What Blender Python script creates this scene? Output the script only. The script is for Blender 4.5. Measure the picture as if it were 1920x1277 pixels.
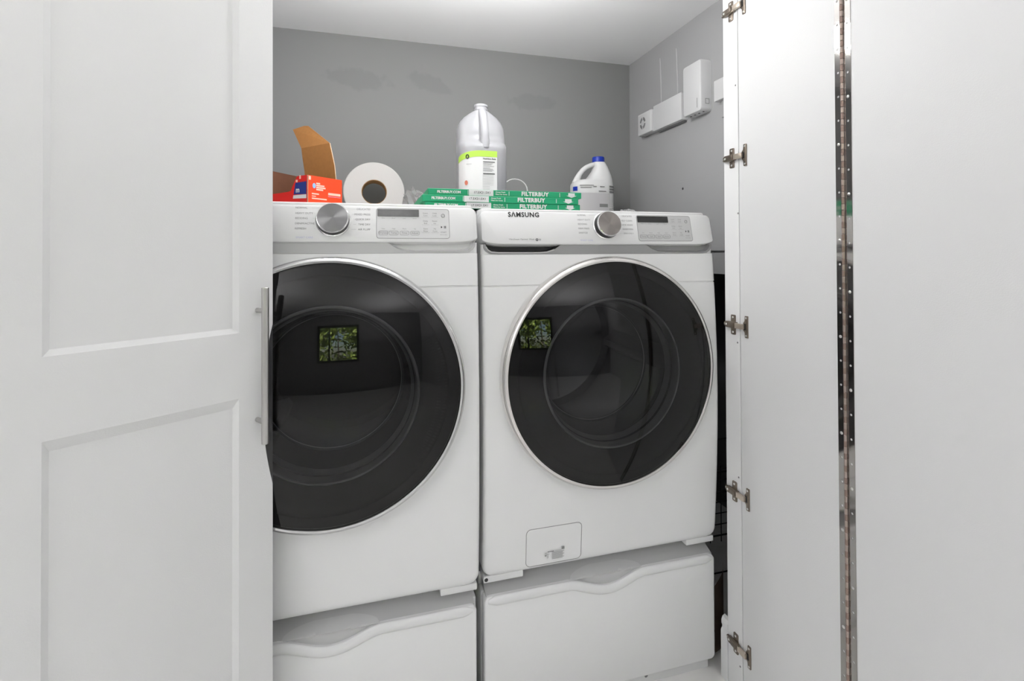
import bpy, bmesh, math, random
from mathutils import Vector, Matrix
random.seed(7)
SC = bpy.context.scene
for _o in list(bpy.data.objects):
    bpy.data.objects.remove(_o)
COL = SC.collection
PI = math.pi
R = math.radians

# ------------------------------------------------------------------ camera
YAW, PITCH, ROLL = R(15.7), R(.52), R(.25)
fwd = Vector((math.sin(YAW) * math.cos(PITCH), math.cos(YAW) * math.cos(PITCH), math.sin(PITCH)))
rt0 = Vector((math.cos(YAW), -math.sin(YAW), 0))
up0 = rt0.cross(fwd)
rt = rt0 * math.cos(ROLL) - up0 * math.sin(ROLL)
up = up0 * math.cos(ROLL) + rt0 * math.sin(ROLL)
cam_data = bpy.data.cameras.new('camera')
cam = bpy.data.objects.new('camera', cam_data)
COL.objects.link(cam)
M = Matrix((rt, up, -fwd)).transposed().to_4x4()
M.translation = Vector((0, 0, 1.2))
cam.matrix_world = M
cam_data.sensor_width = 36
cam_data.lens = 36 * 937 / 1920
cam_data.shift_y = -(638.5 - 466) / 1920
cam_data.clip_start = .01
SC.camera = cam

# ------------------------------------------------------------------ view, world, lights
SC.view_settings.view_transform = 'Standard'
SC.view_settings.look = 'None'
SC.view_settings.gamma = 1
SC.view_settings.use_curve_mapping = False
SC.view_settings.exposure = -0.2

world = bpy.data.worlds.new('sky')
SC.world = world
world.use_nodes = True
nt = world.node_tree
nt.nodes.clear()
wo = nt.nodes.new('ShaderNodeOutputWorld')
wb = nt.nodes.new('ShaderNodeBackground')
ws = nt.nodes.new('ShaderNodeTexSky')
ws.sky_type = 'NISHITA'
ws.sun_disc = False
ws.sun_elevation = R(48)
ws.sun_rotation = R(20)
wb.inputs[1].default_value = .8
nt.links.new(ws.outputs[0], wb.inputs[0])
nt.links.new(wb.outputs[0], wo.inputs[0])

def light(name, kind, loc, energy, size=1, rot=(0, 0, 0), col=(1, 1, 1), size_y=None):
    d = bpy.data.lights.new(name, kind)
    d.energy = energy
    d.color = col
    if kind == 'AREA':
        d.size = size
        if size_y:
            d.shape = 'RECTANGLE'
            d.size_y = size_y
    o = bpy.data.objects.new(name, d)
    o.location = loc
    o.rotation_euler = rot
    COL.objects.link(o)
    return o
sun = light('sun', 'SUN', (0, -5, 6), 160, rot=(R(42), 0, R(160)))
sun.data.angle = R(.6)
room_lamp = light('ceiling_lamp', 'POINT', (.10, .20, 1.98), 2.2)
room_lamp.data.shadow_soft_size = .09
for bx_, by_, bz_, be_ in ((-.11, 1.29, 1.853, 8.0), (.40, 1.28, 1.905, 9.6)):  # fill points added out of view to brighten the closet
    fill_light = light('closet_fill', 'POINT', (bx_, by_, bz_), be_)
    fill_light.data.shadow_soft_size = .04
light('fill_uplight_right', 'AREA', (.95, -1.8, 1.25), 36, .8, rot=(PI, 0, 0), col=(1, .985, 1.01))  # added fill, aimed up to bounce off the ceiling; no lamp stands here
light('fill_uplight_left', 'AREA', (-1.35, -.8, 1.3), 36, .8, rot=(PI, 0, 0), col=(1, .985, 1.01))  # second added uplight, brightens the right door from the left

# ------------------------------------------------------------------ materials
def nmat(name):
    m = bpy.data.materials.new(name)
    m.use_nodes = True
    return m, m.node_tree, m.node_tree.nodes['Principled BSDF']

def mat(name, col, rough=.5, metal=0., coat=0., bump=0., bscale=200., var=0., spec=.5, aniso=0.):
    m, t, p = nmat(name)
    if not isinstance(col, (tuple, list)):
        col = (col, col, col)
    p.inputs['Base Color'].default_value = (*col, 1)
    p.inputs['Roughness'].default_value = rough
    p.inputs['Metallic'].default_value = metal
    p.inputs['Coat Weight'].default_value = coat
    p.inputs['Specular IOR Level'].default_value = spec
    if aniso:
        p.inputs['Anisotropic'].default_value = aniso
    if bump or var:
        tc = t.nodes.new('ShaderNodeTexCoord')
        nz = t.nodes.new('ShaderNodeTexNoise')
        nz.inputs['Scale'].default_value = bscale
        nz.inputs['Detail'].default_value = 3
        t.links.new(tc.outputs['Object'], nz.inputs['Vector'])
        if bump:
            b = t.nodes.new('ShaderNodeBump')
            b.inputs['Strength'].default_value = bump
            b.inputs['Distance'].default_value = .002
            t.links.new(nz.outputs[0], b.inputs['Height'])
            t.links.new(b.outputs[0], p.inputs['Normal'])
        if var:
            mx = t.nodes.new('ShaderNodeMix')
            mx.data_type = 'RGBA'
            mx.inputs[6].default_value = (*[c * (1 - var) for c in col], 1)
            mx.inputs[7].default_value = (*[min(1, c * (1 + var)) for c in col], 1)
            t.links.new(nz.outputs[0], mx.inputs[0])
            t.links.new(mx.outputs[2], p.inputs['Base Color'])
    return m

def wall_mat(name, base, patches):
    """matt wall paint with touched-up patches of slightly darker paint (stains with a shape of their own)"""
    m, t, p = nmat(name)
    p.inputs['Roughness'].default_value = .75
    tc = t.nodes.new('ShaderNodeTexCoord')
    nz = t.nodes.new('ShaderNodeTexNoise')
    nz.inputs['Scale'].default_value = 28
    nz.inputs['Detail'].default_value = 3
    t.links.new(tc.outputs['Object'], nz.inputs['Vector'])
    cur = None
    for c, s, rot in patches:
        mp = t.nodes.new('ShaderNodeMapping')
        mp.vector_type = 'TEXTURE'
        mp.inputs['Location'].default_value = c
        mp.inputs['Rotation'].default_value = (0, rot, 0)
        mp.inputs['Scale'].default_value = s
        t.links.new(tc.outputs['Object'], mp.inputs['Vector'])
        ln = t.nodes.new('ShaderNodeVectorMath')
        ln.operation = 'LENGTH'
        t.links.new(mp.outputs[0], ln.inputs[0])
        ad = t.nodes.new('ShaderNodeMath')
        ad.operation = 'MULTIPLY_ADD'
        t.links.new(nz.outputs[0], ad.inputs[0])
        ad.inputs[1].default_value = 1.3
        t.links.new(ln.outputs['Value'], ad.inputs[2])
        mr = t.nodes.new('ShaderNodeMapRange')
        mr.inputs[1].default_value = 1.75
        mr.inputs[2].default_value = 1.45
        t.links.new(ad.outputs[0], mr.inputs[0])
        if cur is None:
            cur = mr.outputs[0]
        else:
            mxx = t.nodes.new('ShaderNodeMath')
            mxx.operation = 'MAXIMUM'
            t.links.new(cur, mxx.inputs[0])
            t.links.new(mr.outputs[0], mxx.inputs[1])
            cur = mxx.outputs[0]
    mx = t.nodes.new('ShaderNodeMix')
    mx.data_type = 'RGBA'
    mx.inputs[6].default_value = (base, base, base, 1)
    d = base * .915
    mx.inputs[7].default_value = (d, d, d * 1.01, 1)
    t.links.new(cur, mx.inputs[0])
    t.links.new(mx.outputs[2], p.inputs['Base Color'])
    return m

def tinted(name, tint, ior=1.5, gloss=.02, gcol=.95):
    """smoked glass: clear-coat reflection over a tinted see-through sheet"""
    m = bpy.data.materials.new(name)
    m.use_nodes = True
    t = m.node_tree
    t.nodes.clear()
    o = t.nodes.new('ShaderNodeOutputMaterial')
    mix = t.nodes.new('ShaderNodeMixShader')
    fr = t.nodes.new('ShaderNodeFresnel')
    fr.inputs[0].default_value = ior
    tr = t.nodes.new('ShaderNodeBsdfTransparent')
    tr.inputs[0].default_value = (*tint, 1)
    gl = t.nodes.new('ShaderNodeBsdfGlossy')
    gl.inputs['Color'].default_value = (gcol, gcol, gcol, 1)
    gl.inputs['Roughness'].default_value = gloss
    t.links.new(fr.outputs[0], mix.inputs[0])
    t.links.new(tr.outputs[0], mix.inputs[1])
    t.links.new(gl.outputs[0], mix.inputs[2])
    t.links.new(mix.outputs[0], o.inputs[0])
    return m

def milky(name, col, clear=.25, rough=.35):
    """milky plastic: part see-through, part diffusing, slight shine"""
    m = bpy.data.materials.new(name)
    m.use_nodes = True
    t = m.node_tree
    t.nodes.clear()
    o = t.nodes.new('ShaderNodeOutputMaterial')
    a = t.nodes.new('ShaderNodeMixShader')
    b = t.nodes.new('ShaderNodeMixShader')
    c = t.nodes.new('ShaderNodeMixShader')
    df = t.nodes.new('ShaderNodeBsdfDiffuse')
    tl = t.nodes.new('ShaderNodeBsdfTranslucent')
    tr = t.nodes.new('ShaderNodeBsdfTransparent')
    gl = t.nodes.new('ShaderNodeBsdfGlossy')
    gl.inputs['Roughness'].default_value = rough
    for n in (df, tl):
        n.inputs[0].default_value = (*col, 1)
    a.inputs[0].default_value = .4
    t.links.new(df.outputs[0], a.inputs[1])
    t.links.new(tl.outputs[0], a.inputs[2])
    b.inputs[0].default_value = clear
    t.links.new(a.outputs[0], b.inputs[1])
    t.links.new(tr.outputs[0], b.inputs[2])
    fr = t.nodes.new('ShaderNodeFresnel')
    fr.inputs[0].default_value = 1.4
    t.links.new(fr.outputs[0], c.inputs[0])
    t.links.new(b.outputs[0], c.inputs[1])
    t.links.new(gl.outputs[0], c.inputs[2])
    t.links.new(c.outputs[0], o.inputs[0])
    return m

DOORW = mat('white_door_paint', .70, .55, bump=.12, bscale=420)
JAMBW = mat('white_jamb_paint', .78, .5)
GREYW = wall_mat('grey_wall_paint', .245, [((-.05, 2.1, 1.905), (.12, 1, .04), .08), ((.235, 2.1, 1.912), (.09, 1, .035), .3), ((.70, 2.1, 1.868), (.12, 1, .034), .0)])
GREYR = mat('grey_side_wall_paint', .37, .75, var=.02, bscale=6)
CEILW = mat('white_ceiling_paint', .90, .8)
ROOMW = mat('white_room_paint', .78, .7)
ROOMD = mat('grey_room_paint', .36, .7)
DARKW = mat('recess_shade_board', .13, .9)  # recess darkness put into the board colour
FLOORM = mat('pale_polished_floor', (.88, .87, .85), .16, var=.08, bscale=5)
ENAMEL = mat('white_enamel', .76, .28, coat=.3)
PANELW = mat('white_gloss_plastic', .74, .3)
SHADEW = mat('white_matt_plastic', .70, .5)
STRIPG = mat('satin_trim_shaded', .30, .42)  # washer trim: its shade put into a darker grey
RAILM = mat('shade_grey_rail', .46, .55)  # rail greyed: shade under the machine put into the colour
GRIPM = mat('grey_grip_plastic', .52, .5)
STRIPL = mat('satin_trim_lit', .50, .42)  # lighter copy of the same trim, brighter light put into the colour
CHROME = mat('chrome', .82, .1, metal=1)
SATIN = mat('satin_steel', (.55, .54, .53), .3, metal=1)
MIRROR = mat('polished_steel', (.40, .385, .37), .06, metal=1)
DRUM = mat('drum_steel', .62, .28, metal=1)
BLACKP = mat('black_plastic', .012, .35)
DARKG = mat('dark_grey_plastic', .012, .45)
MIDG = mat('grey_rubber_gap_shade', .22, .6)  # rubber parts, and the painted shade of the base frame
BOWLG = mat('clear_bowl_rim', .65, .2)
SMOKE = tinted('smoked_glass', (.30, .30, .305), 1.40, .006)
BOWLT = tinted('bowl_glass', (.72, .73, .74), 1.5, .03)
PANE = tinted('window_glass', (.95, .97, .96), 1.45, .0)
INK = mat('black_print', .02, .5)
GREYINK = mat('grey_print', .22, .5)
PALEINK = mat('pale_grey_print', .42, .5)
BLUEINK = mat('lilac_print', (.50, .50, .68), .5)
SCREEN = mat('dark_display', .012, .12)
SCREENG = mat('grey_display', .075, .2, var=.35, bscale=60)
PADM = mat('silver_touch_pad', .52, .35)
PADL = mat('pale_touch_pad', .62, .35)
BRASS = mat('tarnished_steel', (.24, .20, .165), .34, metal=.9)
BRASSL = mat('worn_nickel_arm', (.62, .54, .46), .32, metal=.8)
BRONZE = mat('bronze_knuckle', (.30, .22, .19), .35, metal=.9)
BRONZEL = mat('pale_bronze_knuckle', (.42, .34, .30), .35, metal=.9)
HOLEM = mat('screw_steel', (.7, .69, .67), .3, metal=.8)
CARD = mat('brown_cardboard', (.36, .155, .04), .85, var=.12, bscale=90)
CARDG = mat('dull_cardboard', (.26, .19, .14), .85, var=.1, bscale=60)
CARDD = mat('dark_cardboard', (.12, .045, .02), .85, var=.1, bscale=60)
CARDL = mat('pale_cardboard', (.62, .44, .30), .85)
ORANGE = mat('orange_print_card', (.90, .055, .006), .5)
RED = mat('red_print_card', (.72, .010, .006), .5)
NAVY = mat('navy_print', (.012, .03, .22), .5)
SKYB = mat('pale_blue_print', (.25, .48, .85), .5)
WPRINT = mat('white_print', .70, .55)
PINKP = mat('faded_print', (.92, .55, .44), .6)
PAPER = mat('tissue_paper', (.60, .59, .575), .9, bump=.15, bscale=90)
COREB = mat('brown_core', (.36, .22, .10), .85)
GREEN = mat('green_print_card', (.0, .29, .125), .5)
GREEND = mat('dark_green_card', (.01, .10, .05), .6)
PLEAT = mat('grey_filter_media', .42, .9, var=.2, bscale=300)
JUGP = milky('milky_jug_plastic', (.74, .74, .77), .36)
LIQ = milky('clear_vinegar', (.74, .74, .80), .45, .1)
BLEACHP = mat('white_bottle_plastic', .72, .35)
BLEACHL = mat('grey_bottle_label', (.50, .49, .50), .45)
CAPB = mat('blue_cap', (.004, .03, .36), .4)
LIME = mat('lime_print', (.40, .62, .075), .5)
APPLE = mat('apple_print', (.55, .16, .10), .5)
BAG = milky('clear_bag', (.75, .75, .75), .62, .15)
DEVICE = mat('white_device_plastic', .66, .4)
DEVDARK = mat('grey_device_vent', .20, .6)
WIREB = mat('black_wire', .02, .4)
LEAFM = mat('hedge_leaf', (.24, .29, .07), .5, var=.5, bscale=3)
BARKM = mat('hedge_bark', (.10, .07, .05), .9)
LAWN = mat('lawn', (.12, .14, .07), .9, var=.4, bscale=4)

# ------------------------------------------------------------------ mesh builder
class G:
    def __init__(s):
        s.bm = bmesh.new()

    def face(s, vs, m=0):
        try:
            f = s.bm.faces.new(vs)
            f.material_index = m
            return f
        except ValueError:
            return None

    def poly(s, pts, m=0):
        return s.face([s.bm.verts.new(p) for p in pts], m)

    def box(s, x0, x1, y0, y1, z0, z1, m=0, bev=0., seg=2):
        v = [s.bm.verts.new(p) for p in [(x0, y0, z0), (x1, y0, z0), (x1, y1, z0), (x0, y1, z0), (x0, y0, z1), (x1, y0, z1), (x1, y1, z1), (x0, y1, z1)]]
        fs = [s.face([v[i] for i in q], m) for q in ((3, 2, 1, 0), (4, 5, 6, 7), (0, 1, 5, 4), (1, 2, 6, 5), (2, 3, 7, 6), (3, 0, 4, 7))]
        if bev:
            es = {e for f in fs for e in f.edges}
            r = bmesh.ops.bevel(s.bm, geom=list(es), offset=bev, segments=seg, affect='EDGES', profile=.5)
            for f in r['faces']:
                f.material_index = m
        return s

    def fbox(s, o, u, v, n, a0, a1, b0, b1, c0, c1, m=0, bev=0.):
        """box in a frame: a along u, b along v, c along n"""
        k = len(s.bm.verts)
        old = set(s.bm.verts)
        s.box(a0, a1, b0, b1, c0, c1, m, bev)
        for w in s.bm.verts:
            if w not in old:
                w.co = o + u * w.co.x + v * w.co.y + n * w.co.z
        return s

    def loft(s, loops, m=0, closed=True, cap0=False, cap1=False):
        rows = [[s.bm.verts.new(p) for p in lp] for lp in loops]
        for a, b in zip(rows, rows[1:]):
            k = len(a)
            for i in range(k if closed else k - 1):
                j = (i + 1) % k
                s.face([a[i], a[j], b[j], b[i]], m)
        if cap0:
            s.face(rows[0][::-1], m)
        if cap1:
            s.face(rows[-1], m)
        return s

    def lathe(s, prof, o, ax=Vector((0, 0, 1)), seg=48, m=0, a0=0., a1=2 * PI, ref=None):
        """prof: (radius, height along ax)"""
        ax = Vector(ax).normalized()
        o = Vector(o)
        ref = ref or (Vector((1, 0, 0)) if abs(ax.x) < .9 else Vector((0, 1, 0)))
        e1 = (ref - ax * ref.dot(ax)).normalized()
        e2 = ax.cross(e1)
        full = abs(a1 - a0 - 2 * PI) < 1e-6
        n = seg if full else seg + 1
        rows = []
        for r, h in prof:
            if r < 1e-6:
                rows.append([s.bm.verts.new(o + ax * h)])
            else:
                rows.append([s.bm.verts.new(o + ax * h + e1 * r * math.cos(a0 + (a1 - a0) * i / seg) + e2 * r * math.sin(a0 + (a1 - a0) * i / seg)) for i in range(n)])
        for a, b in zip(rows, rows[1:]):
            for i in range(seg):
                j = (i + 1) % n
                if len(a) == 1 and len(b) == 1:
                    continue
                if len(a) == 1:
                    s.face([a[0], b[j], b[i]], m)
                elif len(b) == 1:
                    s.face([a[i], a[j], b[0]], m)
                else:
                    s.face([a[i], a[j], b[j], b[i]], m)
        return s

    def prism(s, poly, o, u, v, n, d0, d1, m=0, bev=0., cap0=True):
        """polygon (a,b) extruded along n from d0 (back) to d1 (front); front edge bevelled by inset"""
        o, u, v, n = Vector(o), Vector(u), Vector(v), Vector(n)
        pt = lambda q, d: o + u * q[0] + v * q[1] + n * d
        if bev:
            ins = inset(poly, bev)
            mid = inset(poly, bev * .3)
            sg = 1 if d1 > d0 else -1
            loops = [[pt(q, d0) for q in poly], [pt(q, d1 - sg * bev) for q in poly], [pt(q, d1 - sg * bev * .3) for q in mid], [pt(q, d1) for q in ins]]
        else:
            loops = [[pt(q, d0) for q in poly], [pt(q, d1) for q in poly]]
        s.loft(loops, m, True, cap0, True)
        return s

    def tube(s, pts, r, seg=12, m=0, closed=False, caps=True):
        pts = [Vector(p) for p in pts]
        n = len(pts)
        rr = r if isinstance(r, (list, tuple)) else [r] * n
        loops = []
        prev = None
        for i, p in enumerate(pts):
            a = pts[(i - 1) % n] if (closed or i > 0) else p
            b = pts[(i + 1) % n] if (closed or i < n - 1) else p
            t = (b - a).normalized()
            if prev is None:
                e = t.orthogonal().normalized()
            else:
                e = (prev - t * prev.dot(t)).normalized()
            prev = e
            f = t.cross(e)
            loops.append([p + (e * math.cos(2 * PI * k / seg) + f * math.sin(2 * PI * k / seg)) * rr[i] for k in range(seg)])
        if closed:
            loops.append(loops[0])
            s.loft(loops, m, True)
        else:
            s.loft(loops, m, True, caps, caps)
        return s

    def text(s, body, size, fn, m=0, align='LEFT', space=1., bold=0., sx=1.):
        """flat lettering; fn maps (a,b) to a point"""
        cu = bpy.data.curves.new('t', 'FONT')
        cu.body = body
        cu.size = size
        cu.align_x = align
        cu.align_y = 'CENTER'
        cu.resolution_u = 2
        cu.space_character = space
        cu.offset = bold
        ob = bpy.data.objects.new('t', cu)
        me = bpy.data.meshes.new_from_object(ob)
        vs = [s.bm.verts.new(fn(v.co.x * sx, v.co.y)) for v in me.vertices]
        for p in me.polygons:
            s.face([vs[i] for i in p.vertices], m)
        bpy.data.objects.remove(ob)
        bpy.data.curves.remove(cu)
        bpy.data.meshes.remove(me)
        return s


def inset(poly, d):
    out = []
    n = len(poly)
    ar = sum(poly[i][0] * poly[(i + 1) % n][1] - poly[(i + 1) % n][0] * poly[i][1] for i in range(n))
    sg = 1 if ar > 0 else -1
    for i in range(n):
        p0, p1, p2 = Vector(poly[i - 1]), Vector(poly[i]), Vector(poly[(i + 1) % n])
        e1 = (p1 - p0).normalized()
        e2 = (p2 - p1).normalized()
        n1 = Vector((-e1.y, e1.x)) * sg
        n2 = Vector((-e2.y, e2.x)) * sg
        nn = (n1 + n2)
        nn = nn / max(.25, nn.length_squared) * 2
        q = p1 + nn * d
        out.append((q.x, q.y))
    return out


def rrect(x0, x1, y0, y1, r, seg=5):
    """rounded rectangle; r = (bl, br, tr, tl) each a number or (rx, ry)"""
    if not isinstance(r, (tuple, list)):
        r = (r,) * 4
    r = [q if isinstance(q, (tuple, list)) else (q, q) for q in r]
    pts = []
    for (cx, cy, a, (rx, ry)) in ((x0 + r[0][0], y0 + r[0][1], PI, r[0]), (x1 - r[1][0], y0 + r[1][1], 1.5 * PI, r[1]), (x1 - r[2][0], y1 - r[2][1], 0, r[2]), (x0 + r[3][0], y1 - r[3][1], .5 * PI, r[3])):
        for k in range(seg + 1):
            t = a + .5 * PI * k / seg
            pts.append((cx + rx * math.cos(t), cy + ry * math.sin(t)))
    return pts


def wloc(o):
    v = Vector((0, 0, 0))
    while o:
        v += o.location
        o = o.parent
    return v


def obj(name, g, mats, parent=None, loc=None, ang=35, out=None):
    """links the builder's mesh (world coordinates) as ONE object"""
    me = bpy.data.meshes.new(name)
    bmesh.ops.recalc_face_normals(g.bm, faces=g.bm.faces)
    if out is not None:
        g.bm.normal_update()
        if sum((f.normal.dot(out) * f.calc_area() for f in g.bm.faces), 0.) < 0:
            bmesh.ops.reverse_faces(g.bm, faces=g.bm.faces)
    g.bm.to_mesh(me)
    g.bm.free()
    for m in (mats if isinstance(mats, (list, tuple)) else [mats]):
        me.materials.append(m)
    me.polygons.foreach_set('use_smooth', [True] * len(me.polygons))
    me.set_sharp_from_angle(angle=R(ang))
    o = bpy.data.objects.new(name, me)
    COL.objects.link(o)
    o.location = Vector(loc) if loc else Vector((0, 0, 0))
    if parent:
        o.parent = parent
    w = wloc(o)
    if w.length:
        me.transform(Matrix.Translation(-w))
    return o


def thing(name, label, cat, loc, group=None):
    o = bpy.data.objects.new(name, None)
    o.empty_display_size = .05
    o.location = loc
    COL.objects.link(o)
    o['label'] = label
    o['category'] = cat
    if group:
        o['group'] = group
    return o


def tag(o, label, cat, group=None):
    o['label'] = label
    o['category'] = cat
    if group:
        o['group'] = group
    return o


def struct(name, g, m, parent=None, label=None):
    o = obj(name, g, m, parent)
    o['kind'] = 'structure'
    if label:
        o['label'] = label
    return o

X, Y, Z = Vector((1, 0, 0)), Vector((0, 1, 0)), Vector((0, 0, 1))
CEIL = 2.078

# ------------------------------------------------------------------ room shell
g = G(); g.box(-2.0, 2.2, -2.9, 2.2, -.06, 0)
struct('floor', g, FLOORM)
g = G(); g.box(-2.0, 2.2, -2.9, 2.2, CEIL, CEIL + .06)
struct('ceiling', g, CEILW)
g = G(); g.box(-1.05, 1.7, 2.1, 2.2, 0, CEIL)
struct('wall_back', g, GREYW)
g = G(); g.box(-1.05, -.95, 1.19, 2.1, 0, CEIL)
struct('wall_left', g, GREYR)
g = G(); g.box(1.166, 1.28, 1.20, 2.1, 1.2022, CEIL); g.box(1.20, 1.279, 1.21, 2.09, 1.1986, 1.2021)
struct('wall_right', g, GREYR)
g = G(); g.box(1.166, 1.28, 1.20, 2.1, 1.124, 1.1985)
struct('trim_3', g, GREYR)
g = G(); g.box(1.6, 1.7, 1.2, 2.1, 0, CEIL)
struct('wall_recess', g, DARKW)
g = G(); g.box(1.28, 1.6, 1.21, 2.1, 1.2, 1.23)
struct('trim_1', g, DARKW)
# front wall returns either side of the closet opening
g = G(); g.box(.967, 2.2, 1.155, 1.204, 0, CEIL)
struct('wall_front_right', g, ROOMW)
g = G(); g.box(-2.0, -.93, 1.14, 1.20, 0, CEIL)
struct('wall_front_left', g, ROOMW)
g = G(); g.box(-2.1, -2.0, -2.9, 1.2, 0, CEIL)
struct('wall_room_left', g, ROOMW)
g = G(); g.box(2.2, 2.3, -2.9, 1.2, 0, CEIL)
struct('wall_room_right', g, ROOMW)
wx0, wx1, wz0, wz1 = -.66, .38, .80, 1.76
g = G()
g.box(-2.1, wx0, -2.95, -2.8, 0, CEIL); g.box(wx1, 2.3, -2.95, -2.8, 0, CEIL)
g.box(wx0, wx1, -2.95, -2.8, 0, wz0); g.box(wx0, wx1, -2.95, -2.8, wz1, CEIL)
struct('wall_rear', g, ROOMD)
g = G()
for a, b, c, d in ((wx0, wx0 + .05, wz0, wz1), (wx1 - .05, wx1, wz0, wz1), (wx0, wx1, wz0, wz0 + .05), (wx0, wx1, wz1 - .05, wz1), (-.38, -.35, wz0, wz1)):
    g.box(a, b, -2.92, -2.84, c, d)
win = struct('window_1', g, DARKG)
g = G(); g.box(wx0 + .05, wx1 - .05, -2.885, -2.88, wz0 + .05, wz1 - .05)
obj('pane', g, PANE, win)

# jamb at the right of the opening, with old screw holes
g = G(); g.box(.955, .99, 1.133, 1.1895, 0, CEIL - .001, 0, .0012, 1)
jamb = struct('trim_2', g, JAMBW)
for (yy, zz) in ((1.1412, 1.6542), (1.1351, 1.3048), (1.1412, .9545), (1.1412, .5904), (1.1416, .0824)):
    g = G(); g.lathe([(0, .0006), (.0022, .0006), (.0026, 0)], (.9549, yy, zz), -X, 10)
    obj('screw_hole', g, DEVDARK, jamb)
g = G()
prof = [(.953, 0), (.953, .128), (.9545, .133), (.957, .136), (.9575, .142), (.955, .148), (.955, .158), (.959, .167), (.9668, .171), (.9668, 0)]
g.loft([[(a, 1.19, b) for a, b in prof], [(a, 1.2165, b) for a, b in prof]], 0, True, True, True)
struct('baseboard_right', g, JAMBW)

# ------------------------------------------------------------------ left closet door (bifold, seen from outside)
d1 = thing('door_1', 'white two-panel closet door with a long steel bar handle, left of the dryer', 'door', (-.197, 1.13, .012))
d1['kind'] = 'structure'
P0 = Vector((-.197, 1.13, 0))
ta = Vector((-.81, -.586, 0)).normalized()
tn = Vector((.586, -.81, 0)).normalized()
def shaker(P, ta, tn, Wd, name, parent, z0=.012, z1=2.06):
    g = G()
    dp, bw = .007, .0095
    s0, s1 = .0662, Wd - .0662
    pan = [(z0 + .08, .9165), (1.0450, z1 - .085)]
    q = lambda t, z, d: P + ta * t + Z * z + tn * d
    ts = [0, s0, s1, Wd]
    zs = [z0, pan[0][0], pan[0][1], pan[1][0], pan[1][1], z1]
    for i in range(3):
        for j in range(5):
            if i == 1 and j in (1, 3):
                a, b, c, d = ts[1], ts[2], zs[j], zs[j + 1]
                o_ = [q(a, c, 0), q(b, c, 0), q(b, d, 0), q(a, d, 0)]
                tw = .0185 if j == 1 else bw
                i_ = [q(a + bw, c + bw, -dp), q(b - bw, c + bw, -dp), q(b - bw, d - tw, -dp), q(a + bw, d - tw, -dp)]
                for k in range(4):
                    g.poly([o_[k], o_[(k + 1) % 4], i_[(k + 1) % 4], i_[k]])
                g.poly(i_)
            else:
                g.poly([q(ts[i], zs[j], 0), q(ts[i + 1], zs[j], 0), q(ts[i + 1], zs[j + 1], 0), q(ts[i], zs[j + 1], 0)])
    th = .022
    bmesh.ops.remove_doubles(g.bm, verts=g.bm.verts, dist=1e-6)
    g.poly([q(0, z0, -th), q(Wd, z0, -th), q(Wd, z1, -th), q(0, z1, -th)])
    g.poly([q(0, z0, 0), q(0, z1, 0), q(0, z1, -th), q(0, z0, -th)])
    g.poly([q(Wd, z0, 0), q(Wd, z1, 0), q(Wd, z1, -th), q(Wd, z0, -th)])
    g.poly([q(0, z1, 0), q(Wd, z1, 0), q(Wd, z1, -th), q(0, z1, -th)])
    g.poly([q(0, z0, 0), q(Wd, z0, 0), q(Wd, z0, -th), q(0, z0, -th)])
    bmesh.ops.remove_doubles(g.bm, verts=g.bm.verts, dist=1e-6)
    return obj(name, g, DOORW, parent, ang=10)
leaf = shaker(P0, ta, tn, .4175, 'door_leaf', d1)
Q0 = P0 + ta * .4215 - tn * .0
tb = Vector((-.70, .40, 0)).normalized()
tbn = Vector((-.40, -.70, 0)).normalized()
shaker(Q0 - Vector((.012, 0, 0)), tb, tbn, .4175, 'door_leaf', d1)
q = lambda t, z, d: P0 + ta * t + Z * z + tn * d
g = G()
hb = q(.031, 0, .033)
r_ = .0069
g.lathe([(0, .8256), (r_ - .001, .8256), (r_, .8266), (r_, 1.133), (r_ - .001, 1.134), (0, 1.134)], hb, Z, 24)
hnd = obj('handle', g, SATIN, d1)
for z in (.867, 1.087):
    g = G()
    g.lathe([(.0048, -.0005), (.0048, .033)], q(.031, z, 0), tn, 16)
    obj('post', g, SATIN, hnd)

# ------------------------------------------------------------------ right closet door (bifold, folded open, seen from inside)
XD = .955
d2 = thing('door_2', 'white flat closet door folded open, with brown steel cup hinges and a long piano hinge', 'door', (XD, .82, .012))
d2['kind'] = 'structure'
g = G(); g.box(XD, XD + .022, .821, 1.1305, .012, 2.06, 0, .001, 1)
obj('door_leaf', g, DOORW, d2)
g = G(); g.box(XD, XD + .022, .44, .818, .012, 2.06, 0, .001, 1)
obj('door_leaf', g, DOORW, d2)
# piano hinge: two perforated strips and a knuckled barrel
YB = .8195
ph = None
def strip(y0, y1, yh, zoff, par):
    g = G()
    pitch = .0508
    z = .03
    xs = XD - .0012
    while z < 2.03:
        zc = z + pitch / 2
        hole = [(yh + .0026 * math.cos(2 * PI * k / 8 + PI / 8), zc + zoff + .0026 * math.sin(2 * PI * k / 8 + PI / 8)) for k in range(8)]
        cor = [(y1, z + pitch), (y0, z + pitch), (y0, z), (y1, z)]
        hv = [g.bm.verts.new((xs, a, b)) for a, b in hole]
        cv = [g.bm.verts.new((xs, a, b)) for a, b in cor]
        for k in range(4):
            g.face([hv[2 * k], hv[2 * k + 1], cv[k]])
            g.face([hv[2 * k + 1], hv[(2 * k + 2) % 8], cv[(k + 1) % 4], cv[k]])
        z += pitch
    bmesh.ops.remove_doubles(g.bm, verts=g.bm.verts, dist=1e-6)
    g.bm.normal_update()
    ed = bmesh.ops.extrude_face_region(g.bm, geom=list(g.bm.faces))
    for v in ed['geom']:
        if isinstance(v, bmesh.types.BMVert):
            v.co.x += .0011
    return g
g = G()
z = .03
i = 0
while z < 2.03:
    g.lathe([(0, .0002), (.0028, .0002), (.0033, .0008), (.0033, .0119), (.0028, .0125), (0, .0125)], (XD - .0034, YB, z), Z, 10, i % 2)
    z += .0127
    i += 1
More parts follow.
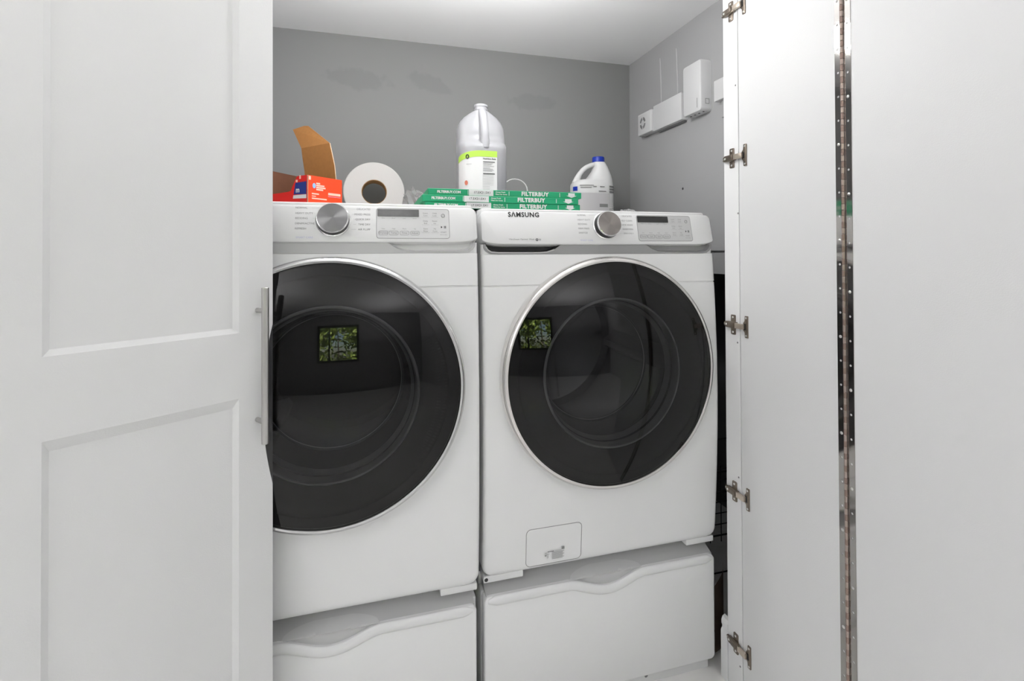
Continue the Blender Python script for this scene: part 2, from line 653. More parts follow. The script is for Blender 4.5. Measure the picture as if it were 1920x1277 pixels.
ph = obj('piano_hinge', g, [BRONZE, BRONZEL], d2)
obj('hinge_strip', strip(YB + .0035, YB + .0185, YB + .0112, 0, ph), MIRROR, ph, ang=20)
obj('hinge_strip', strip(YB - .0185, YB - .0035, YB - .0112, -.006, ph), MIRROR, ph, ang=20)
for k in range(0, 39):
    zc = .03 + .0508 * (k + .5)
    for sd, off, ph_ in ((1, 0, 1), (-1, -.006, 3)):
        if (k + ph_) % 4 == 0:
            g = G()
            g.lathe([(0, .0016), (.0016, .0013), (.0034, .0002), (.0036, -.0008)], (XD - .0012, YB + sd * .0112, zc + off), -X, 12)
            obj('screw', g, HOLEM, ph)
# cup hinges joining the leaf to the jamb
for hz in (1.862, 1.4575, 1.0015, .547, .1345):
    u_, v_, w_ = -Y, Z, -X
    O = Vector((XD, 1.1305, hz))
    g = G()
    plate = rrect(-.0335, -.0165, -.027, .027, .003, 3)
    g.prism(plate, O, u_, v_, w_, .0002, .0030, 0, .0008)
    h = obj('cup_hinge', g, BRASS, d2)
    g = G()
    arm = rrect(-.049, -.006, -.0085, .0085, (.006, .002, .002, .006), 3)
    g.prism(arm, O, u_, v_, w_, .003, .011, 0, .0012)
    g.prism(rrect(-.056, -.046, -.006, .006, (.004, .001, .001, .004), 3), O, u_, v_, w_, .003, .0075, 0, .001)
    g.prism(rrect(-.032, -.012, -.0062, .0062, .001, 2), O, u_, v_, w_, .011, .0135, 0, .0008)
    obj('hinge_arm', g, BRASS, h)
    g = G()
    g.fbox(O, u_, v_, w_, -.008, .0205, -.0068, .0068, .0045, .0125, 0, .001)
    obj('hinge_link', g, BRASSL, h)
    g = G()
    cup = [(.0145, -.010), (.0195, -.0155), (.0205, -.029), (.0295, -.029), (.0305, -.028), (.0305, .028), (.0295, .029), (.0205, .029), (.0195, .0155), (.0145, .010)]
    g.prism(cup, O, u_, v_, w_, .0003, .0036, 0, .0009)
    c_ = obj('cup_plate', g, BRASS, h)
    g = G()
    g.fbox(O, u_, v_, w_, .0175, .0245, -.0085, .0085, .0030, .0044, 0)
    obj('cup_well', g, BLACKP, h)
    for (a, b) in ((-.025, .020), (-.025, -.020), (.0253, .0235), (.0253, -.0235), (-.042, 0), (-.0515, 0)):
        g = G()
        hh = .003 if abs(b) > .001 else (.011 if a > -.05 else .0075)
        g.lathe([(0, .0014), (.0022, .0011), (.0032, 0)], O + u_ * a + v_ * b + w_ * (hh + .0002), w_, 10)
        obj('screw', g, HOLEM, h)

# ------------------------------------------------------------------ laundry machines
MW = .683
RC, RZC = .342, .888

def panel_frame(x0, yf, dz):
    o = Vector((x0, yf - .0036, 1.2225 + dz))
    v = Vector((0, .0205, .0865)).normalized()
    n = Vector((0, -v.z, v.y))
    return o, v, n

def body_mesh(x0, yf, dz, cuts):
    g = G()
    zs = [.385, .3855, .388, .393, .400, .408, .415, .43, .50, .60, .70, .80, .90, 1.0, 1.08, 1.1145, 1.1150, 1.1180, 1.1185, 1.15, 1.1960, 1.1966, 1.2222, 1.2226, 1.30, 1.3135, 1.3155]
    def f(z):
        if z <= 1.196:
            t = (z - .40) / (1.196 - .40)
            y = -.019 * math.sin(PI * max(0, min(1, t))) ** .85 if 0 < t < 1 else 0
            if z < .40:
                y = .010 * ((.40 - z) / .015) ** 2
            if 1.1149 < z < 1.1181:
                y += .003
            return y
        if z < 1.2224:
            return .006
        if z < 1.314:
            return .030
        return .033
    loops = []
    rc = .030
    for z in zs:
        ins = 0.
        if z < .385 + rc:
            ins = rc - math.sqrt(max(0, rc * rc - (.385 + rc - z) ** 2))
        if z > 1.29:
            ins = .002 + (z - 1.29) * .3
        xl, xr = ins, MW - ins
        y0 = f(z)
        cr = .010
        y1 = .76
        lp = []
        # front edge left to right, with rounded corners, then the back
        for k in range(5):
            a = PI + .5 * PI * k / 4
            lp.append((x0 + xl + cr + cr * math.cos(a), yf + y0 + cr + cr * math.sin(a), z + dz))
        for k in range(1, 12):
            lp.append((x0 + xl + cr + (xr - xl - 2 * cr) * k / 12, yf + y0, z + dz))
        for k in range(5):
            a = 1.5 * PI + .5 * PI * k / 4
            lp.append((x0 + xr - cr + cr * math.cos(a), yf + y0 + cr + cr * math.sin(a), z + dz))
        lp.append((x0 + xr, yf + y1, z + dz))
        lp.append((x0 + xl, yf + y1, z + dz))
        loops.append(lp)
    g.loft(loops, 0, True, True, True)
    bmesh.ops.recalc_face_normals(g.bm, faces=g.bm.faces)
    me = bpy.data.meshes.new('tmp_body')
    g.bm.to_mesh(me)
    base = bpy.data.objects.new('tmp_body', me)
    COL.objects.link(base)
    tmp = [base]
    for c in cuts:
        bmesh.ops.recalc_face_normals(c.bm, faces=c.bm.faces)
        cm = bpy.data.meshes.new('tmp_cut')
        c.bm.to_mesh(cm)
        co = bpy.data.objects.new('tmp_cut', cm)
        COL.objects.link(co)
        tmp.append(co)
        md = base.modifiers.new('b', 'BOOLEAN')
        md.operation = 'DIFFERENCE'
        md.solver = 'EXACT'
        md.object = co
    dg = bpy.context.evaluated_depsgraph_get()
    em = bpy.data.meshes.new_from_object(base.evaluated_get(dg))
    out = G()
    out.bm.from_mesh(em)
    for t in tmp:
        bpy.data.objects.remove(t)
    return out

POCK_L = [(.012, 1.2265), (.0125, 1.2165), (.017, 1.2085), (.026, 1.2030), (.045, 1.2010), (.150, 1.2005), (.176, 1.2020), (.196, 1.2085), (.222, 1.2265)]
POCK_R = [(MW - a, b) for a, b in POCK_L][::-1]

def machine(kind, x0, yf, dz):
    wash = kind == 'washer'
    root = thing('washing_machine' if wash else 'tumble_dryer',
                 'white front-load washing machine with a dark detergent drawer and pump cover, on the right pedestal' if wash else
                 'white front-load dryer half hidden by the left closet door, window reflected in its glass',
                 'washer' if wash else 'dryer', (x0, yf, .370 + dz))
    c = Vector((x0 + RC, yf, RZC + dz))
    A = Vector((0, -1, 0))        # out of the front
    # body with drum opening and handle pockets
    cut = G(); cut.lathe([(0, .1), (.25, .1), (.25, -.52), (0, -.52)], c, A, 64)
    cuts = [cut]
    o2 = Vector((x0, yf, dz))
    pr = G(); pr.prism(POCK_R, o2, X, Z, A, -.026, .05)
    cuts.append(pr)
    if wash:
        pl = G(); pl.prism(POCK_L, o2, X, Z, A, -.028, .05)
        cuts.append(pl)
    obj('body', body_mesh(x0, yf, dz, cuts), ENAMEL, root, ang=32)
    # satin trim strip below the panel
    out = [(.006, 1.2222), (.0065, 1.2130), (.012, 1.2045), (.022, 1.1985), (.045, 1.1966), (MW - .045, 1.1966), (MW - .022, 1.1985), (MW - .012, 1.2045), (MW - .0065, 1.2130), (MW - .006, 1.2222)]
    top = [(a, min(b, 1.2222)) for a, b in POCK_R]
    poly = out + ([top[0]] if False else [])
    poly = out[:] + [(MW - .012, 1.2222)] + [p for p in POCK_R[::-1] if p[1] < 1.222] + [(MW - .2165, 1.2222)]
    if wash:
        poly += [(.2165, 1.2222)] + [p for p in POCK_L[::-1] if p[1] < 1.222] + [(.012, 1.2222)]
    g = G(); g.prism(poly, o2, X, Z, A, -.0075, -.0030, 0)
    obj('trim_strip', g, STRIPG if wash else STRIPL, root)
    def liner(P, dep, m, name, slope=0.):
        g = G()
        pp = inset(P, .0004)
        back = [(a, b) for a, b in inset(P, .004)]
        g.loft([[o2 + X * a + Z * b + Y * .0035 for a, b in pp], [o2 + X * a + Z * b + Y * dep for a, b in back]], 0, True, False, True)
        return obj(name, g, m, root)
    liner(POCK_R, .018, STRIPG if wash else PANELW, 'handle_pocket')
    if wash:
        dd = liner(POCK_L, .026, DARKG, 'detergent_drawer')
        g = G()
        rim = [p for p in POCK_L if p[1] < 1.222]
        g.tube([o2 + X * a + Z * b + Y * .0030 for a, b in rim], .0016, 8)
        obj('drawer_rim', g, STRIPL, dd)
    # control panel: sloping slab
    o, v, n = panel_frame(x0, yf, dz)
    pp = rrect(.001, MW - .001, 0, .0885, ((.060, .013), (.060, .013), (.015, .015), (.015, .015)), 8)
    g = G()
    g.prism(pp, o, X, v, n, -.034, 0, 0, .0045)
    pan = obj('control_panel', g, PANELW, root, ang=40)
    fn = lambda a, b, h=.0006: o + X * a + v * b + n * h
    def writing(items, m, name, bold=0):
        g = G()
        for (s_, a, b, size, al) in items:
            g.text(s_, size, lambda p, q_, a=a, b=b: fn(a + p, b + q_), 0, al, 1.0, bold)
        return obj(name, g, m, pan)
    sz = .0062
    L = ['NORMAL', 'HEAVY DUTY', 'BEDDING', 'PERM PRESS', 'SANITIZE'] if wash else ['NORMAL', 'HEAVY DUTY', 'BEDDING', 'DENIM/ACTIVE', 'REFRESH']
    Rr = ['DELICATES', 'SELF CLEAN', 'QUICK WASH', 'RINSE+SPIN', 'SPIN ONLY'] if wash else ['DELICATES', 'MIXED PRESS', 'QUICK DRY', 'TIME DRY', 'AIR FLUFF']
    vs = (.0805, .0675, .0555, .0432, .0312)
    it = [(s_, .2655, b, sz, 'LEFT') for s_, b in zip(L, vs)]
    it += [(s_, .4285, b - .001, sz, 'RIGHT') for s_, b in zip(Rr, vs)]
    writing(it, GREYINK, 'programme_names')
    writing([('SMART CARE', .268, .0105, .0062, 'LEFT')], BLUEINK, 'small_print')
    g = G()
    for b in vs:
        wl = .004 + .0 * b
        e = math.sqrt(max(0, .040 ** 2 - (b - .0505) ** 2))
        g.poly([fn(.306 if b < .08 else .30, b + .0004), fn(.343 - e, b + .0004), fn(.343 - e, b), fn(.306 if b < .08 else .30, b)])
        g.poly([fn(.351 + e, b - .0006), fn(.3965, b - .0006), fn(.3965, b - .001), fn(.351 + e, b - .001)])
    obj('guide_lines', g, PALEINK, pan)
    # logo and small marks (left part of the panel)
    g = G()
    g.text('S\u039bMSUNG', .0180, lambda p, q_: fn(.0735 + p, .0785 + q_), 0, 'LEFT', 1.12, .0006, .95)
    obj('logo', g, INK, pan)
    if wash:
        writing([('VibraSteam Optimal  Wash', .0715, .0128, .0062, 'LEFT')], GREYINK, 'small_print')
        g = G()
        ring = [fn(.147 + .0030 * math.cos(t * PI / 10), .0118 + .0030 * math.sin(t * PI / 10)) for t in range(20)]
        g.tube(ring, .0007, 6, 0, True)
        g.text('e', .006, lambda p, q_: fn(.1455 + p, .0118 + q_), 0)
        obj('energy_mark', g, INK, pan)
        g = G()
        g.poly([fn(.152, .0095), fn(.1575, .0095), fn(.1575, .0145), fn(.152, .0145)])
        obj('small_badge', g, PALEINK, pan)
    # touch pad with display
    g = G()
    g.prism(rrect(.4425, .613, .0095, .083, .006, 4), o, X, v, n, 0, .0007)
    pad = obj('touch_pad', g, PADM if wash else PADL, pan)
    g = G()
    bd = rrect(.4425, .613, .0095, .083, .006, 4)
    g.tube([fn(a, b, .0004) for a, b in bd], .0006, 6, 0, True)
    obj('pad_border', g, GREYINK, pan)
    g = G()
    g.prism(rrect(.4445, .5408, .0625, .0805, .0012, 2), o, X, v, n, .0005, .0016)
    obj('display', g, SCREEN if wash else SCREENG, pan)
    g = G()
    btn = []
    f2 = lambda a, b: fn(a, b, .0012)
    xs = (.4575, .4815, .5060, .5305)
    for k, s_ in enumerate(('Temp', 'Soil', 'Spin', 'Rinse') if wash else ('Dryness', 'Temp', 'Time', 'Adjust')):
        rr_ = rrect(xs[k] - .0105, xs[k] + .0105, .0172, .0272, .0035, 3)
        g.tube([f2(a, b) for a, b in rr_], .00035, 4, 0, True)
        g.text(s_, .0062, lambda p, q_, k=k: f2(xs[k] + p, .0222 + q_), 0, 'CENTER')
        g.text(('Hot', 'Heavy', 'High', 'Extra')[k] if wash else ('Very', 'High', 'More', 'Up')[k], .0042, lambda p, q_, k=k: f2(xs[k] + p, .0325 + q_), 0, 'CENTER')
        g.text(('Time', 'Door', 'Lock', 'Sensor')[k], .0036, lambda p, q_, k=k: f2(xs[k] + p, .0585 + q_), 0, 'CENTER')
    for a, lines in ((.556, ('Smart', 'Care', 'Delay', 'End', 'Extra', 'Rinse')), (.578, ('Child', 'Lock', 'Steam', 'Set', 'My', 'Cycle'))):
        for k in range(3):
            for q2 in range(2):
                g.text(lines[2 * k + q2], .0050, lambda p, q_, a=a, b=.072 - .0195 * k - .0058 * q2: f2(a + p, b + q_), 0, 'CENTER')
            b = .0625 - .0195 * k
            g.poly([f2(a - .009, b), f2(a + .009, b), f2(a + .009, b - .0003), f2(a - .009, b - .0003)])
    g.tube([f2(.5985 + .0042 * math.cos(t * PI / 9), .0665 + .0042 * math.sin(t * PI / 9)) for t in range(18)], .0006, 5, 0, True)
    g.text('START', .0048, lambda p, q_: f2(.5985 + p, .0245 + q_), 0, 'CENTER')
    g.text('Hold to Start', .0032, lambda p, q_: f2(.5985 + p, .0185 + q_), 0, 'CENTER')
    obj('button_print', g, GREYINK, pan)
    g = G()
    g.poly([f2(.5925, .0345), f2(.5965, .0375), f2(.5925, .0405)])
    for a in (.600, .6030):
        g.poly([f2(a, .0345), f2(a + .0016, .0345), f2(a + .0016, .0405), f2(a, .0405)])
    obj('start_symbol', g, INK, pan)
    # dial
    kc = fn(.3465, .0510, 0)
    g = G()
    g.lathe([(.0385, .0005), (.0385, .004), (.037, .0055), (.0362, .006)], kc, n, 56)
    kb = obj('dial_ring', g, CHROME, pan)
    g = G()
    g.lathe([(.0362, .004), (.0358, .012), (.0345, .0225)], kc, n, 56)
    obj('dial_grip', g, BLACKP, pan)
    g = G()
    g.lathe([(.0350, .0215), (.0348, .0240), (.0338, .0256), (.0328, .0260)], kc, n, 56)
    obj('dial_rim', g, CHROME, pan)
    g = G()
    g.lathe([(.0329, .0259), (0, .0262)], kc, n, 72)
    obj('dial_face', g, DIALF if not wash else DIALW, pan, kc - wloc(pan))
    # door
    g = G()
    g.lathe([(.286, .0), (.296, .004), (.3005, .018), (.3020, .030), (.3010, .044), (.2975, .051), (.2925, .0545), (.2885, .0540), (.2868, .0515), (.2868, .040)], c + Y * .0, A, 128)
    ring = obj('door_ring', g, CHROMEW if wash else CHROMED, root)
    g = G()
    R0 = 1.0
    rad = .2868
    sag = R0 - math.sqrt(R0 * R0 - rad * rad)
    pf = []
    for k in range(25):
        r_ = rad * (1 - k / 24)
        pf.append((r_, .0525 + sag - (R0 - math.sqrt(R0 * R0 - r_ * r_))))
    g.lathe(pf, c, A, 128)
    obj('door_glass', g, SMOKE, root, ang=80, out=A)
    g = G()
    g.lathe([(.2865, .046), (.262, .050), (.255, .046), (.205, .046), (.1945, .044), (.1945, .030)], c, A, 96)
    fr = obj('door_frame', g, DARKG, root)
    if not wash:
        for rr0, a0, a1, cnt in ((.262, -.28, .5, 34), (.245, -.28, .5, 30)):
            for k in range(0):
                pass
        g = G()
        for rr0 in (.240, .256):
            for k in range(44):
                t = -.75 + 1.25 * k / 43
                e = Vector((math.cos(t), 0, math.sin(t)))
                f_ = Vector((-math.sin(t), 0, math.cos(t)))
                p = c + e * rr0 + A * .0475
                g.poly([p - e * .005 - f_ * .0018, p + e * .005 - f_ * .0018, p + e * .005 + f_ * .0018, p - e * .005 + f_ * .0018])
        o_ = obj('vent_slots', g, BLACKP, root)
        o_['kind'] = 'stuff'
    # glass bowl and its rims
    g = G()
    g.lathe([(.1950, .030), (.1950, .0465), (.1925, .0490), (.1895, .0485), (.1880, .046), (.186, .020), (.178, .0)], c, A, 96)
    obj('bowl_rim', g, BOWLG, root)
    g = G()
    g.lathe([(.186, .024), (.180, -.010), (.172, -.035), (.165, -.060), (.160, -.085), (.150, -.095), (.100, -.105), (0, -.110)], c, A, 96)
    obj('door_bowl', g, BOWLT, root, out=A)
    g = G()
    g.lathe([(.160, -.081), (.163, -.078), (.167, -.080), (.167, -.086), (.161, -.088)], c, A, 96)
    obj('bowl_ring', g, BOWLG, root)
    g = G()
    g.lathe([(.247, -.010), (.215, -.012), (.205, -.020), (.200, -.032), (.206, -.045), (.215, -.052), (.235, -.056)], c, A, 96)
    obj('door_gasket', g, MIDG, root)
    # drum
    g = G()
    g.lathe([(.205, -.058), (.235, -.062), (.243, -.075), (.243, -.47), (.225, -.49), (.16, -.495), (.06, -.485), (0, -.48)], c, A, 72)
    dr = obj('drum', g, DRUM if wash else DRUMD, root)
    for k in range(3):
        t = PI / 2 + k * 2 * PI / 3 + (.5 if wash else .2)
        e = Vector((math.cos(t), 0, math.sin(t)))
        f_ = Vector((-math.sin(t), 0, math.cos(t)))
        g = G()
        loops = []
        for yy in (-.10, -.12, -.40, -.44):
            hgt = .012 if yy in (-.10, -.44) else .055
            b0 = c + A * yy + e * .2425
            loops.append([b0 - f_ * .04, b0 - f_ * .025 - e * hgt * .5, b0 - f_ * .01 - e * hgt, b0 + f_ * .01 - e * hgt, b0 + f_ * .025 - e * hgt * .5, b0 + f_ * .04])
        g.loft(loops, 0, False)
        g.poly(loops[0]); g.poly(loops[-1])
        obj('drum_paddle', g, DRUM if wash else MIDG, dr)
    if wash:
        for k in range(3):
            t = PI / 2 + k * 2 * PI / 3 + 1.2
            e = Vector((math.cos(t), 0, math.sin(t)))
            f_ = Vector((-math.sin(t), 0, math.cos(t)))
            g = G()
            b0 = c + A * -.484
            g.loft([[b0 + e * .02 - f_ * .03, b0 + e * .02 + A * .016 - f_ * .015, b0 + e * .02 + A * .016 + f_ * .015, b0 + e * .02 + f_ * .03],
                    [b0 + e * .215 - f_ * .02, b0 + e * .215 + A * .006 - f_ * .01, b0 + e * .215 + A * .006 + f_ * .01, b0 + e * .215 + f_ * .02]], 0, False)
            obj('drum_rib', g, DRUM, dr)
    # feet strips under the front edge
    for xa, xb in ((.004, .108), (MW - .094, MW - .004)):
        g = G()
        g.prism(rrect(xa, xb, .3705, .3875, .003, 3), o2, X, Z, A, -.05, -.006, 0, .0025)
        ft = obj('front_foot', g, SHADEW, root)
        if xa < .1:
            g = G()
            g.lathe([(0, .0006), (.0042, .0006), (.0048, 0)], o2 + X * .011 + Z * .3790 + Y * .0058, A, 14)
            obj('bolt_hole', g, BLACKP, ft)
    g = G(); g.box(x0 + .03, x0 + MW - .03, yf + .05, yf + .74, .3705 + dz, .386 + dz)
    obj('base_frame', g, MIDG, root)  # grey here stands in for shade in the gap under the body
    if wash:
        # pump filter cover with a small printed sticker
        def fy(z):
            t = (z - .40) / .796
            return -.019 * math.sin(PI * max(0, t)) ** .85 if t > 0 else 0
        def wrap(poly, dy):
            return [Vector((x0 + a, yf + fy(b) - dy, b + dz)) for a, b in poly]
        P = rrect(.112, .2655, .3955, .4955, .013, 5)
        Pi = rrect(.112, .2655, .398, .4955, .013, 5)
        g = G()
        g.loft([wrap(P, -.001), wrap(P, .0003), wrap(inset(P, .0018), .0003)], 0)
        cv_ = obj('cover_joint', g, MIDG, root)
        g = G()
        mid = inset(P, .0014)
        cols = 10
        zz = [.398 + (.494 - .398) * k / 10 for k in range(11)]
        ins = inset(P, .0030)
        loop0, loop1 = wrap(mid, .0004), wrap(ins, .0016)
        g.loft([loop0, loop1], 0)
        g.poly(loop1)
        cv = obj('filter_cover', g, ENAMEL, root)
        g = G()
        S = lambda a, b: Vector((x0 + a, yf + fy(b) - .0040, b + dz))
        def bar(a0, a1, b0, b1, m):
            g.poly([S(a0, b0), S(a1, b0), S(a1, b1), S(a0, b1)], m)
        bar(.1695, .187, .4292, .4316, 0); bar(.208, .216, .4315, .4385, 0)
        bar(.189, .208, .4305, .4315, 1); bar(.1625, .168, .4275, .4290, 1)
        for k in range(8):
            bar(.182, .2155 - (.004 if k % 3 else 0), .4285 - .0026 * k, .4270 - .0026 * k, 1)
        bar(.1625, .175, .4235, .4250, 1); bar(.1625, .167, .4195, .4225, 0); bar(.170, .172, .413, .422, 1)
        obj('sticker_print', g, [GREYINK, PALEINK], cv)
    return root

def radial_metal(name, col, ang0, ani=.95):
    """spun-metal dial face: circular brushing gives the bow-tie highlight"""
    m, t, p = nmat(name)
    p.inputs['Base Color'].default_value = (*col, 1)
    p.inputs['Metallic'].default_value = 1
    p.inputs['Roughness'].default_value = .25
    p.inputs['Anisotropic'].default_value = ani
    p.inputs['Anisotropic Rotation'].default_value = ang0
    tg = t.nodes.new('ShaderNodeTangent')
    tg.direction_type = 'RADIAL'
    tg.axis = 'Y'
    t.links.new(tg.outputs[0], p.inputs['Tangent'])
    return m
DIALF = radial_metal('spun_steel_dial', (.20, .20, .20), .25)
DIALW = radial_metal('spun_champagne_dial', (.27, .25, .235), .25)
CHROMEW = mat('warm_chrome_ring', (.74, .72, .70), .16, metal=1)
CHROMED = mat('grey_chrome_ring', (.66, .66, .66), .14, metal=1)
DRUMD = mat('dryer_drum', .20, .35, metal=.6)

washer = machine('washer', .265, 1.2276, 0)
dryer = machine('dryer', -.431, 1.205, .004)

# ------------------------------------------------------------------ pedestals with a drawer
def pedestal(x0, yf, label, dz=0.):
    root = thing('laundry_pedestal', label, 'pedestal', (x0, yf, 0), 'drawer pedestals under the machines')
    A = Vector((0, -1, 0))
    o2 = Vector((x0, yf, dz))
    g = G(); g.box(x0 + .002, x0 + MW - .002, yf + .034, yf + .72, .036, .336 + dz, 0, .003)
    g.box(x0 + .002, x0 + MW - .002, yf + .060, yf + .72, .3361 + dz, .3695 + dz, 0, .002)
    obj('case', g, ENAMEL, root)
    g = G(); g.box(x0 + .012, x0 + MW - .012, yf + .024, yf + .70, 0, .036)
    tk = obj('toe_kick', g, SHADEW, root)
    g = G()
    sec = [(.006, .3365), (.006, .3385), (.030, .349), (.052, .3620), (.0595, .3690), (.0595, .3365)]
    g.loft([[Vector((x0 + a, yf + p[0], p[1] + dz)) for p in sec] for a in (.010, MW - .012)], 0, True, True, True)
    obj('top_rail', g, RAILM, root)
    for a in (.15, .47):
        g = G(); g.lathe([(0, .001), (.004, .0006), (.005, 0)], (x0 + a, yf + .0238, .020), A, 12)
        obj('screw', g, DEVDARK, tk)
    xl, xr = .004, MW - .007
    def dip(a):
        t = (a - .342) / .110
        return .028 * (.5 + .5 * math.cos(PI * t)) ** .8 if abs(t) < 1 else 0
    xs = [xl + (xr - xl) * k / 80 for k in range(81)]
    zt = .3395
    zl = lambda a: zt - dip(a) - (0 if .012 < a - xl and .012 < xr - a else .012 * (1 - math.sqrt(max(0, 1 - (1 - min(a - xl, xr - a) / .012) ** 2))))
    topline = [(a, zl(a)) for a in xs][::-1]
    rb = .014
    bot = [p for p in rrect(xl, xr, .043, .30, (rb, rb, .001, .001), 5)][:12]
    poly = bot + topline
    g = G()
    g.prism(poly, o2, X, Z, A, -.030, .002, 0, .004)
    dw = obj('drawer', g, ENAMEL, root, ang=50)
    # rolled lip along the top edge
    g = G()
    pts = [o2 + X * a + Z * (zl(a) - .0105) + A * .0015 for a in [xl + .010 + (xr - xl - .020) * k / 90 for k in range(91)]]
    loops = []
    for i, p in enumerate(pts):
        a = pts[max(0, i - 1)]
        b = pts[min(len(pts) - 1, i + 1)]
        t = (b - a).normalized()
        nn = Vector((-t.z, 0, t.x))
        e = min(i, len(pts) - 1 - i)
        sc = min(1, .45 + .2 * e)
        loops.append([p + A * (.0065 * math.cos(w)) * sc + nn * (.0125 * math.sin(w)) * sc for w in [2 * PI * k / 14 for k in range(14)]])
    g.loft(loops, 0, True, True, True)
    obj('drawer_lip', g, PANELW, dw, ang=60)
    # scooped finger grip behind the dip of the lip, running up over the sloping rail
    g = G()
    loops = []
    sx = [.342 - .106 + .212 * k / 40 for k in range(41)]
    for w in range(13):
        f_ = w / 12
        row = []
        for a in sx:
            t = (a - .342) / .106
            ztop = zt - .0008 + .014 * math.sqrt(max(0, 1 - t * t))
            z0 = zl(a) - .004
            z_ = z0 + (ztop - z0) * f_
            ry = .006 + (z_ - .3385) / .0105 * .024 if z_ > .3385 else .006
            row.append(o2 + X * a + Y * (ry - .0016 + (.003 * math.sin(PI * f_) if z_ < .3360 else 0)) + Z * z_)
        loops.append(row)
    g.loft(loops, 0, False)
    obj('finger_grip', g, GRIPM, dw, ang=80)
    return root
pedestal(.265, 1.2276, 'white drawer pedestal under the washing machine, beside the open door')
pedestal(-.431, 1.205, 'white drawer pedestal under the dryer, partly behind the left closet door', .004)

DECK = 1.3155
# ------------------------------------------------------------------ furnace filters stacked across both machine tops
def furnace_filter(x0, x1, yf, z0, label):
    root = thing('air_filter', label, 'air filter', (x0, yf, z0), 'green boxed air filters in a stack')
    t = .0173
    dep = .40
    Wd = x1 - x0
    A = Vector((0, -1, 0))
    o = Vector((x0, yf, z0))
    g = G()
    g.box(x0, x1, yf, yf + .012, z0, z0 + t, 0, .001, 1)
    g.box(x0, x1, yf + dep - .012, yf + dep, z0, z0 + t, 0, .001, 1)
    g.box(x0, x0 + .012, yf + .0121, yf + dep - .0121, z0, z0 + t, 0)
    g.box(x1 - .012, x1, yf + .0121, yf + dep - .0121, z0, z0 + t, 0)
    fr = obj('frame', g, GREEN, root)
    g = G()
    n = 60
    loops = []
    for yy in (yf + .013, yf + dep - .013):
        loops.append([Vector((x0 + .012 + (Wd - .024) * k / n, yy, z0 + (.004 if k % 2 else t - .002))) for k in range(n + 1)])
    g.loft(loops, 0, False)
    obj('pleated_media', g, PLEAT, root, ang=10)
    F = lambda a, b: o + X * a + Z * b + A * .0008
    g = G()
    s = Wd / .44
    def bar(a0, a1, b0, b1):
        g.poly([F(a0, b0), F(a1, b0), F(a1, b1), F(a0, b1)])
    bar(.110 * s, .178 * s, .0006, t - .0006)
    obj('white_label', g, WPRINT, root)
    for a0, a1, e_ in ((.107, .1082, .002), (.222, .2235, .003), (.372, .3735, .003)):
        g = G()
        bar(a0 * s, a1 * s, e_, t - e_)
        obj('divider_line', g, WPRINT, root)
    g = G()
    g.text('17.5X21.5X1', .0085, lambda p, q_: F(.1465 * s + p, t / 2 + .0005 + q_) + A * .0004, 0, 'CENTER', 1.05, .0001)
    obj('size_print', g, INK, root)
    g = G()
    g.text('FILTERBUY.COM', .0090, lambda p, q_: F(.0235 + p, t / 2 + q_), 0, 'LEFT', .95, .00035)
    obj('web_address', g, WPRINT, root)['kind'] = 'stuff'
    g = G()
    g.text('FILTERBUY', .0150, lambda p, q_: F(.2985 * s + p, t / 2 + q_), 0, 'CENTER', 1.12, .0008)
    obj('name_lettering', g, WPRINT, root)['kind'] = 'stuff'
    g = G()
    g.text('Always Fresh', .0052, lambda p, q_: F(.184 * s + p, t / 2 + .0032 + q_), 0, 'LEFT', 1, .0001)
    g.text('Filters for home', .0050, lambda p, q_: F(.184 * s + p, t / 2 - .0028 + q_), 0, 'LEFT', 1, .0001)
    obj('small_print', g, WPRINT, root)['kind'] = 'stuff'
    g = G()
    ax = .409 * s
    g.poly([F(ax - .010, t / 2 + .0062), F(ax - .010, t / 2 - .001), F(ax - .016, t / 2 - .001), F(ax, t / 2 - .0072), F(ax + .016, t / 2 - .001), F(ax + .010, t / 2 - .001), F(ax + .010, t / 2 + .0062)])
    obj('arrow', g, WPRINT, root)
    return root
furnace_filter(.1355, .5745, 1.322, DECK + .0042, 'green and white boxed air filter, bottom of the stack on the machine tops')
furnace_filter(.1280, .5680, 1.319, DECK + .0042 + .0175, 'green and white boxed air filter, in the middle of the stack of three')
furnace_filter(.1435, .5795, 1.324, DECK + .0042 + .0350, 'green and white boxed air filter, top of the stack, under the clear jug')

# ------------------------------------------------------------------ vinegar jug
JZ = DECK + .0042 + .0350 + .0175
JC = Vector((.338, 1.565, JZ))
jug = thing('plastic_jug', 'half-full translucent plastic jug with a lime green and white label, uncapped', 'jug', JC)
def sq(w, d, e=3.2, n=48, yo=0.):
    out = []
    for k in range(n):
        t = 2 * PI * k / n
        cx, sy = math.cos(t), math.sin(t)
        out.append((w * math.copysign(abs(cx) ** (2 / e), cx), yo + d * math.copysign(abs(sy) ** (2 / e), sy)))
    return out
hw = .0765
def jl(z, w, d, e, yo=0.):
    return [JC + Vector((a, b, z)) for a, b in sq(w, d, e, 48, yo)]
g = G()
lv = [(.000, .066, .066, 3, 0), (.004, .074, .074, 3.2, 0), (.012, hw, hw, 3.4, 0), (.152, hw, hw, 3.4, 0), (.163, hw * .999, .075, 3.4, .002), (.170, hw * .998, .068, 3.4, .007), (.178, hw * .996, .061, 3.3, .013), (.200, .0760, .059, 3.2, .014), (.2278, .0742, .053, 3.0, .014), (.2384, .0708, .048, 2.8, .013), (.2494, .0643, .043, 2.6, .011), (.261, .0538, .037, 2.4, .008), (.2716, .0388, .031, 2.2, .005), (.279, .0270, .025, 2, .002), (.282, .0215, .0215, 2, 0)]
g.loft([jl(z, w, d, e, yo) for z, w, d, e, yo in lv], 0, True, True, False)
obj('body', g, JUGP, jug, ang=60)
g = G()
